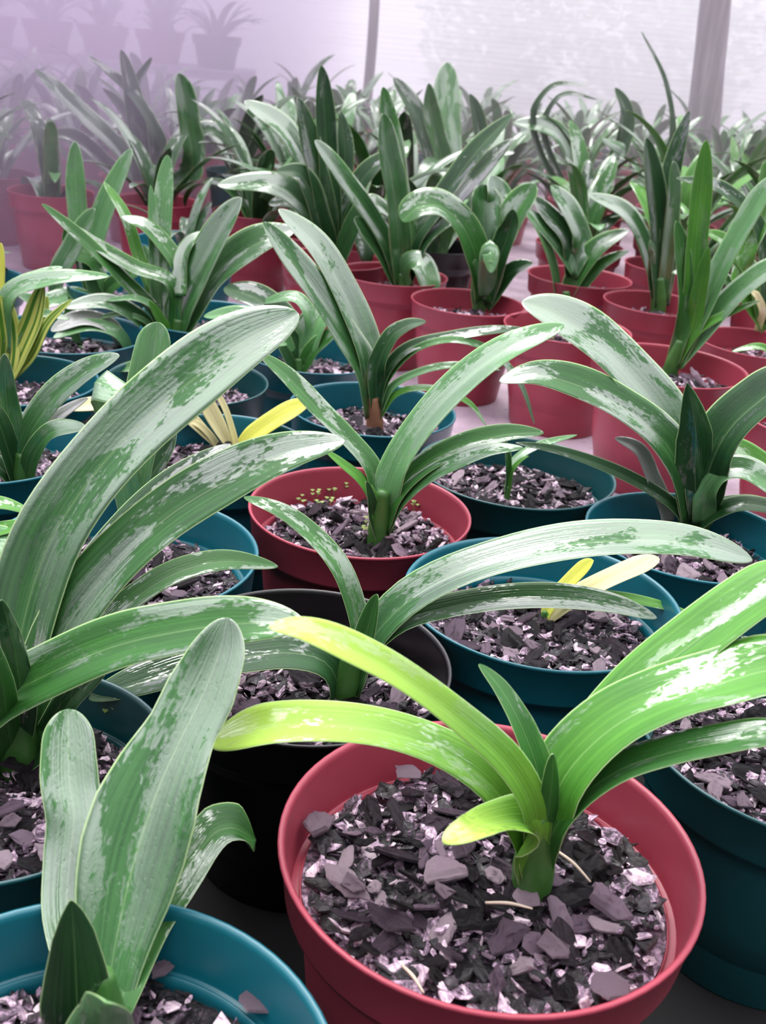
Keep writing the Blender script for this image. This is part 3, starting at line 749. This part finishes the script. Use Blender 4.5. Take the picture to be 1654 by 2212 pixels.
plant('U', (1042, 672), ((1046, 600), 40), [
 ([(1038,650),(1030,570),(1000,490),(950,446),(905,448),(868,478)], 58, -.02, 'g', dict(widths=[34,46,54,56,54,56,46], dys=[0,0,-.01,-.03])),
 ([(1048,650),(1070,560),(1105,480),(1155,398)], 60, .03, 'g', dict(bw=.5, tip=.8)),
 ([(1052,655),(1075,570),(1100,500),(1108,452)], 44, -.02, 'd', dict(bw=.6, tip=.7)),
 ([(1044,640),(1042,540),(1045,460),(1040,398)], 64, .04, 's', dict(bw=.5, tip=.85)),
 ([(1046,640),(1060,520),(1075,440),(1062,380)], 50, .06, 's', dict(bw=.5, tip=.8)),
 ([(1048,640),(1055,560),(1058,545),(1060,590)], 40, -.05, 'p', dict(bw=.7, tip=.6)),
 ([(1052,665),(1080,620),(1110,585),(1150,568)], 34, -.02, 'd', dict(bw=.6, tip=.5)),
 ([(1030,670),(1026,620),(1028,580),(1026,560)], 16, -.01, 'p', dict(bw=.8, tip=.7)),
])
plant('V', (1215, 712), None, [
 ([(1190,715),(1180,690),(1192,745),(1195,775)], 12, -.02, 'c'),
])
plant('W', (1222, 662), ((1222, 630), 26), [
 ([(1220,655),(1250,590),(1295,535),(1358,497)], 42, .0, 'g', dict(bw=.6, tip=.5)),
 ([(1228,655),(1265,610),(1305,570),(1358,542)], 28, -.02, 'g', dict(bw=.7, tip=.4)),
 ([(1205,650),(1192,570),(1165,500),(1130,450)], 18, .0, 'p', dict(bw=.8, tip=.5)),
 ([(1240,590),(1205,530),(1160,480),(1128,452)], 30, .02, 's', dict(bw=.7, tip=.6)),
 ([(1235,600),(1255,530),(1225,450),(1190,400)], 40, .05, 's', dict(bw=.7, tip=.6)),
 ([(1232,600),(1225,520),(1180,460),(1150,425)], 36, .04, 'd', dict(bw=.7, tip=.6)),
])
plant('X', (1422, 680), ((1424, 600), 34), [
 ([(1424,660),(1420,540),(1412,420),(1394,298)], 42, .0, 'd', dict(bw=.7, tip=.7)),
 ([(1428,660),(1440,540),(1445,400),(1488,240)], 42, .05, 'd', dict(bw=.7, tip=.6)),
 ([(1430,650),(1442,540),(1452,440),(1454,348)], 30, .0, 's', dict(bw=.8, tip=.75)),
 ([(1416,650),(1408,590),(1410,540),(1404,520)], 16, -.02, 's', dict(bw=.8, tip=.8)),
 ([(1420,650),(1395,540),(1350,460),(1270,420)], 34, .05, 's'),
])
plant('Y', (1443, 812), ((1470, 735), 34), [
 ([(1452,790),(1475,700),(1474,590),(1460,477)], 34, .0, 'g', dict(bw=.8, tip=.7)),
 ([(1458,790),(1490,680),(1502,520),(1524,303)], 46, .02, 'b', dict(bw=.6, tip=.7)),
 ([(1462,790),(1495,700),(1512,620),(1530,534)], 36, -.01, 'b', dict(bw=.7, tip=.45)),
 ([(1465,790),(1510,690),(1580,540),(1670,380)], 44, .01, 'p', dict(bw=.6, tip=.8)),
 ([(1465,790),(1530,705),(1600,630),(1690,560)], 46, -.02, 'p', dict(bw=.6, tip=.8)),
 ([(1462,785),(1510,715),(1570,680),(1640,650)], 18, -.03, 'b', dict(bw=.8, tip=.5)),
])
plant('Z', (1690, 850), None, [
 ([(1690,850),(1670,770),(1640,750),(1580,760)], 14, .0, 'b'),
 ([(1690,850),(1720,700),(1700,560),(1740,400)], 40, .0, 'g'),
])
plant('1', (1640, 715), None, [
 ([(1636,715),(1645,675),(1632,640),(1622,632)], 16, -.02, 'c', dict(bw=.9, tip=.8, label='withered white shoot')),
 ([(1645,715),(1625,600),(1560,520),(1520,500)], 34, .04, 'b'),
 ([(1650,715),(1600,600),(1640,480),(1650,350)], 40, .03, 'b'),
 ([(1650,700),(1560,600),(1500,585),(1450,590)], 22, .04, 'g'),
 ([(1650,700),(1640,500),(1560,410),(1460,385)], 28, .02, 'd'),
])
plant('2', (1900, 1150), None, [
 ([(1900,1140),(1840,1040),(1730,1050),(1655,1010),(1590,968),(1507,953)], 44, -.03, 'b', dict(bw=.8, tip=.55)),
 ([(1900,1140),(1880,950),(1900,800)], 60, .0, 'g'),
])
plant('3', (-250, 1330), None, [
 ([(-250,1330),(-180,1160),(-90,1100),(0,1090),(76,1112)], 42, .0, 'b', dict(bw=.8, tip=.5)),
 ([(-250,1330),(-150,1200),(-50,1160),(30,1140),(110,1130)], 34, -.02, 'b', dict(bw=.8, tip=.6)),
 ([(-250,1330),(-150,1230),(-60,1190),(20,1190),(90,1200)], 90, -.04, 'p', dict(bw=.8, tip=.6)),
])
# a stray plant of the front row: I
plant('I', (1760, 1700), None, [([(1760,1690),(1740,1600),(1690,1500),(1640,1400),(1600,1375)], 30, .05, 'd')])

PALE = plain('pale_bark', (0.40, 0.29, 0.36), 0.4, .95, 190, .5, 1.0)
PALEM = []
for s_ in range(5):
    v, f, tn = [], [], []
    chip_geo(v, f, tn, Vector((0, 0, 0)), 1.0, random.Random(900 + s_), elong=1.3, tilt=0.0, rugged=True)
    PALEM.append(mesh('bark_chip', v, f, PALE, False))
def chip_at(k, px, py, wpx, i, tilt=(0.15, 0)):
    root = ROOT[k]; bed = [c for c in root.children if c.name.startswith('bark_mulch')][0]
    z = ZS[k] + .016; P = on_z(px, py, z); q = bed.matrix_basis.inverted() @ (P - root.location)
    r = .5 * wpx * (P - CAM).dot(fw) / FPX; sc_ = bed.scale.x
    c = link('bark_chip', PALEM[i % 5], bed); c.location = (q.x, q.y, .015); c.scale = (r / sc_, r / sc_, r * .7)
    c.rotation_euler = (tilt[0], tilt[1], i * 1.3); c['label'] = 'pale pinkish bark chip'
for i, (k, px, py, w_) in enumerate([('A', 1198, 2040, 84), ('A', 1315, 2125, 100), ('A', 690, 1775, 92), ('A', 885, 1665, 66), ('A', 960, 1925, 58), ('A', 765, 1905, 64), ('B', 560, 2155, 96), ('B', 350, 2090, 60), ('F', 1110, 1360, 52), ('F', 1150, 1392, 46),
        ('C', 860, 1440, 30), ('H', 385, 1280, 46), ('E', 1040, 1035, 34), ('E', 1210, 1065, 30), ('I', 1605, 1730, 56), ('J', 20, 1770, 60)]):
    chip_at(k, px, py, w_, i)
# a faint chalk squiggle on the side of the black pot
def on_pot(k, px, py):
    c = ROOT[k].location; d = ray(px, py); rr = PL[k][2] * .5 * .775
    ox, oy = CAM.x - c.x, CAM.y - c.y
    A_, B_, C_ = d.x**2 + d.y**2, 2 * (ox * d.x + oy * d.y), ox * ox + oy * oy - rr * rr
    D_ = max(0, B_ * B_ - 4 * A_ * C_); return CAM + d * ((-B_ - math.sqrt(D_)) / (2 * A_)) - c
CH = plain('faint_chalk', (0.05, 0.045, 0.045), .9)
for pts in ([(470,1878),(482,1890),(484,1910),(492,1922),(506,1926)], [(500,1898),(515,1896),(524,1904),(522,1922),(518,1934),(532,1938),(548,1942)]):
    tube('chalk_mark', [on_pot('C', *p) for p in pts], [.0008, .0008], CH, [c for c in ROOT['C'].children if c.name.startswith('pot')][0], 6)
# straws and moss
def straw(a, b, z, label):
    A, B = on_z(a[0], a[1], z), on_z(b[0], b[1], z + .002)
    o = tube('straw', [A, (A + B) / 2 + Vector((0, 0, .0015)), B], [.0007, .0009, .0005], STRAW, None, 6); tag(o, label, 'straw')
zA = ZS['A'] + .019
straw((1048, 1950), (1150, 1963), zA, 'short pale straw lying on bark in front of the stem in the nearest red pot')
straw((1203, 1838), (1275, 1905), zA, 'pale straw leaning on bark to the right of the stem in the nearest red pot')
straw((868, 2085), (915, 2145), zA, 'pale wood splinter at the lower left of the bark in the nearest red pot')
def sprouts(k, spots, seed):
    rnd = random.Random(seed); root = ROOT[k]; v, f = [], []
    for px, py in spots:
        P = on_z(px, py, ZS[k] + .006) - root.location
        h = rnd.uniform(.008, .018)
        for q in range(5):
            a = rnd.uniform(0, 6.28); c = P + Vector((math.cos(a) * .003, math.sin(a) * .003, h * rnd.uniform(.6, 1)))
            s = .0022; b = len(v)
            v += [c + Vector((s, 0, .0005)), c + Vector((0, s, -.0004)), c + Vector((-s, 0, .0005)), c + Vector((0, -s, -.0004)), c + Vector((0, 0, .001)), P + Vector((0, 0, -.004)), P + Vector((.0004, 0, -.004))]
            f += [(b, b+1, b+4), (b+1, b+2, b+4), (b+2, b+3, b+4), (b+3, b, b+4), (b+3, b+2, b+1, b), (b+4, b+5, b+6)]
    o = link('moss', mesh('moss', v, f, MOSS, False), root); o['kind'] = 'stuff'
sprouts('D', [(650,1095),(668,1075),(680,1090),(700,1065),(715,1080),(730,1070),(745,1075),(690,1100),(710,1095),(790,1165),(795,1150),(893,1107)], 3)
sprouts('J', [(250,1545),(265,1560),(280,1535),(240,1570),(290,1550),(258,1530)], 4)

# ------------------------------------------------------------------ plants further back
def arc_leaf(seed):
    rnd = random.Random(seed); L = rnd.uniform(.20, .33); w0 = rnd.uniform(.026, .044)
    e0 = math.radians(rnd.uniform(62, 88)); bend = math.radians(rnd.uniform(10, 110)) * (1 if rnd.random() < .75 else 1.4)
    n = 18; C = [Vector((0.004, 0, -0.01))]; ds = L / (n - 1); tw = rnd.uniform(-.5, .5)
    for i in range(1, n):
        t = i / (n - 1); el = e0 - bend * t ** 1.6
        C.append(C[-1] + Vector((math.cos(el), 0.12 * math.sin(t * 3 + seed) * .5, math.sin(el))) * ds)
    Wv = [Vector((math.sin(tw * i / n) * .4, math.cos(tw * i / n), 0)).normalized() for i in range(n)]
    for i in range(n):
        T = (C[min(n-1, i+1)] - C[max(0, i-1)]).normalized(); Wv[i] = (Wv[i] - T * Wv[i].dot(T)).normalized()
    T = C[1] - C[0]
    if T.cross(Wv[0]).x > 0 and False: pass
    hw = [w0 / 2 * width_prof(i / (n - 1), .55, .35, .62) for i in range(n)]
    Wv = [-a for a in Wv] if (C[10] - C[8]).cross(Wv[9]).z < 0 else Wv
    return leaf_mesh('leaf', C, Wv, hw, None, .22, 6, .0012, .03, seed)
BASEL = [arc_leaf(300 + i) for i in range(16)]
VAR = {}
def var(i, mk):
    if (i, mk) not in VAR:
        me = BASEL[i].copy(); me.materials.append(LM[mk]); VAR[(i, mk)] = me
    return VAR[(i, mk)]
STEMME = None
def fill_leaves(root, zs, nl, rnd, mats, sc_=1.0):
    fan = rnd.uniform(0, math.pi)
    for j in range(nl):
        az = fan + (math.pi if j % 2 else 0) + rnd.gauss(0, .55)
        o = link('leaf', var(rnd.randrange(16), rnd.choice(mats)), root)
        o.location = (rnd.uniform(-.008, .008), rnd.uniform(-.008, .008), zs)
        s = sc_ * rnd.uniform(.75, 1.1); o.scale = (s, s, s)
        o.rotation_euler = (0, rnd.uniform(-.18, .12), az)
placed = [(p[0], p[1]) for p in PL.values()]
def aisle(x): return 1.43 - 0.55 * x
def free(x, y, d): return all((x - a)**2 + (y - b)**2 > d * d for a, b in placed)
# two close clumps seen clearly in the middle
def special(x, y, colr, label, leaves, bpx, Dm=.18):
    PL['_'] = (x, y, Dm, colr, .145, label, 0)
    ROOT['_'], ZS['_'] = potted('potted_plant', x, y, Dm, colr, .145, label, seed=5)
    plant('_', bpx, None, leaves); placed.append((x, y)); return ROOT['_']
P0 = on_z(718, 610, .105)
rr_ = special(P0.x, P0.y, 'red', 'dense dark plant left of the centre with one tall rounded dark leaf', [
 ([(716,600),(712,450),(703,300),(694,142)], 44, .04, 'd', dict(bw=.6, tip=.72)),
 ([(712,600),(698,450),(668,320),(643,210)], 46, .0, 'd', dict(bw=.6, tip=.65)),
 ([(708,600),(680,430),(620,290),(528,218)], 46, .06, 's', dict(bw=.6, tip=.7)),
 ([(705,600),(670,470),(600,405),(470,400)], 50, -.02, 's', dict(bw=.6, tip=.5)),
 ([(722,600),(740,480),(790,380),(860,320)], 40, .05, 'd'),
 ([(720,600),(735,450),(745,330),(735,240)], 40, .08, 'd'),
 ([(714,600),(690,480),(650,380),(595,370)], 44, -.04, 'd', dict(bw=.6, tip=.6)),
 ([(724,600),(760,500),(800,440),(850,470)], 36, -.03, 's'),
 ([(718,600),(700,500),(640,440),(580,440)], 40, .02, 'd'),
], (718, 610))
P0 = on_z(300, 420, .105)
special(P0.x, P0.y, 'red', 'dark plant in the hazy left rows with three dark leaf tips rising above its neighbours', [
 ([(305,420),(300,330),(285,220),(261,108)], 42, .0, 'd', dict(bw=.7, tip=.5)),
 ([(310,420),(345,320),(290,210),(192,121)], 24, .0, 'd', dict(bw=.9, tip=.5)),
 ([(315,420),(318,300),(285,215),(328,124)], 28, .04, 'd', dict(bw=.9, tip=.4)),
 ([(320,420),(410,380),(405,270),(384,158)], 46, -.03, 's', dict(bw=.5, tip=.8)),
 ([(300,420),(260,330),(180,250),(75,150)], 36, -.03, 's'),
 ([(300,420),(230,360),(160,300),(100,290)], 36, -.05, 'd'),
 ([(320,420),(380,330),(450,280),(520,330)], 30, .05, 'd'),
], (300, 420))
P0 = on_z(1255, 470, .105)
special(P0.x, P0.y, 'red', 'plant at the right whose thin dark leaves arch above its neighbours against the netting', [
 ([(1250,470),(1165,330),(1152,245),(1195,185),(1270,185)], 14, .0, 'd', dict(bw=1, tip=.4)),
 ([(1255,470),(1185,330),(1175,265),(1215,205),(1290,215)], 13, .03, 'd', dict(bw=1, tip=.4)),
 ([(1260,470),(1230,330),(1190,280),(1110,265)], 36, .0, 's'),
 ([(1265,470),(1340,330),(1350,240),(1328,190)], 34, .04, 'd'),
 ([(1265,470),(1300,380),(1350,330),(1300,300)], 30, -.04, 's'),
 ([(1270,470),(1440,330),(1440,190),(1385,68)], 13, .06, 'd', dict(bw=.9, tip=.3)),
], (1255, 470))
P0 = on_z(975, 440, .105)
special(P0.x, P0.y, 'black', 'plant behind the centre with a broad pale upright leaf and a green one beside it', [
 ([(970,440),(965,330),(962,230),(966,135)], 60, .16, 'p', dict(bw=.6, tip=.7)),
 ([(965,440),(950,330),(930,260),(925,180)], 40, -.03, 'g', dict(bw=.6, tip=.6)),
 ([(960,440),(930,340),(900,250),(850,168)], 40, .03, 'd', dict(bw=.6, tip=.6)),
 ([(980,440),(1040,360),(1030,260),(1014,203)], 34, .0, 'd'),
 ([(975,440),(1010,380),(1070,330),(1110,330)], 34, -.04, 's'),
], (975, 440))
rnd = random.Random(21)
def describe(reg, colr, yy):
    pot_c = {'green': 'dark green'}.get(colr, colr)
    row_ = 'front' if yy < 2.25 else ('middle' if yy < 2.95 else 'rear')
    t = {'left': f'hazy strap-leaved plant in a {pot_c} pot, {row_} rows of the misty far left',
         'lteal': 'small strap-leaved plant in a teal pot at the left, near side of the path',
         'mid': f'strap-leaved plant in a {pot_c} pot, {row_} rows behind the centre',
         'right': f'strap-leaved plant in a {pot_c} pot, {row_} rows at the right before the thick post',
         'far': f'small distant plant in a {pot_c} pot, last rows before the netting'}[reg]
    return t, t.replace('strap-leaved plant', 'plants').replace('distant plant', 'distant plants').replace(' a ', ' ').replace(' pot', ' pots')
y = 1.30; row = 0
while y < 4.75:
    half = 0.40 * y + 0.16; x = -half + (row % 2) * .11 + rnd.uniform(-.03, .03)
    while x < half:
        xx, yy = x + rnd.uniform(-.022, .022), y + rnd.uniform(-.022, .022)
        x += .212
        da = yy - aisle(xx)
        if abs(da) < .17 and xx < .35: continue
        if xx < -.35 and 1.9 < yy < 2.15: continue
        if not free(xx, yy, .187): continue
        if xx < -.55 and yy > 4.2: continue
        if abs(xx - 1.17) < .16 and abs(yy - 4.1) < .16: continue
        reg = 'far' if yy > 3.5 else ('lteal' if xx < -.2 and yy < 1.9 else ('left' if xx < -.35 and yy > 1.9 else ('mid' if xx < .35 else 'right')))
        colr = 'teal' if reg == 'lteal' else ('red' if reg in ('left', 'right') and rnd.random() < .85 else rnd.choice(['red', 'red', 'green', 'black', 'red']))
        placed.append((xx, yy))
        D = rnd.uniform(.168, .182)
        rt_, zs = potted('potted_plant', xx, yy, D, colr, rnd.choice([.145, .150]), *describe(reg, colr, yy), seed=rnd.randrange(3))
        mats = ['d', 'd', 'g', 's', 's', 'p'] if reg != 'right' else ['d', 'g', 's', 'b', 'p', 's', 'g']
        fill_leaves(rt_, zs, rnd.randint(7, 11) if reg != 'lteal' else 5, rnd, mats, 1.0 if reg != 'lteal' else .6)
    y += .192; row += 1
print('plants', len(placed))

# ------------------------------------------------------------------ bench at the far left with pots on it
bx0, bx1 = -2.3, -.70; by = 4.75
root = link('plant_bench', None); root.location = (-1.5, by, 0); tag(root, 'long low bench in the mist at the far left carrying potted plants', 'bench')
BM = plain('grey_lavender_paint', (0.42, 0.36, 0.46), .6)
v, f = [], []
boxv(v, f, (0, 0, .27), (1.6, .42, .03)); link('bench_top', mesh('bench_top', v, f, BM, False), root)
v, f = [], []
boxv(v, f, (0, 0, .10), (1.56, .38, .025)); link('shelf', mesh('shelf', v, f, BM, False), root)
for sx in (-1, 1):
    for sy in (-1, 1):
        v, f = [], []; boxv(v, f, (sx * .77, sy * .18, .1275), (.04, .04, .255)); link('leg', mesh('leg', v, f, plain('white_paint', (.8, .78, .8), .5), False), root)
rnd = random.Random(77)
for i in range(7):
    x = -2.18 + i * .225; colr = 'red' if i < 6 else 'black'
    rt_, zs = potted('potted_plant', x, by, .20, colr, .120, ('red' if i < 6 else 'dark') + ' potted bushy plant standing on the misty far bench' + ('' if i < 6 else ' at its right end'), 'potted plants on the far bench' if i < 6 else None, seed=i)
    rt_.location.z = .2852
    fill_leaves(rt_, zs, 20, rnd, ['d', 'g', 'd', 's'], .95)

# ------------------------------------------------------------------ mist drifting in from the left
def mist(name, poly, z0, z1, dens, colr, label):
    v = [(x, y, z0) for x, y in poly] + [(x, y, z1) for x, y in poly]; n = len(poly)
    f = [tuple(range(n - 1, -1, -1)), tuple(range(n, 2 * n))] + [(k, (k + 1) % n, n + (k + 1) % n, n + k) for k in range(n)]
    m_, t, ns, ls = newmat('mist'); out = N(ns, 'ShaderNodeOutputMaterial'); vo = N(ns, 'ShaderNodeVolumePrincipled')
    vo.inputs['Color'].default_value = colr + (1,); vo.inputs['Density'].default_value = dens; vo.inputs['Anisotropy'].default_value = 0.2
    ls.new(vo.outputs[0], out.inputs['Volume'])
    o = link(name, mesh(name, v, f, m_, False)); tag(o, label, 'mist', kind='stuff')
mist('mist', [(-.3, 5.3), (-3.0, 5.3), (-3.0, 1.2), (-1.2, 1.45), (-.54, 2.2)], .02, 1.6, .88, (.86, .74, .95), 'lavender mist hanging over the far left rows')
mist('haze', [(3.2, 5.3), (-.29, 5.3), (-.57, 2.5), (3.2, 2.6)], .01, 1.7, .15, (.92, .90, .94), 'thin white haze in front of the netting')
for o in bpy.data.objects:
    if '_zs' in o: del o['_zs']
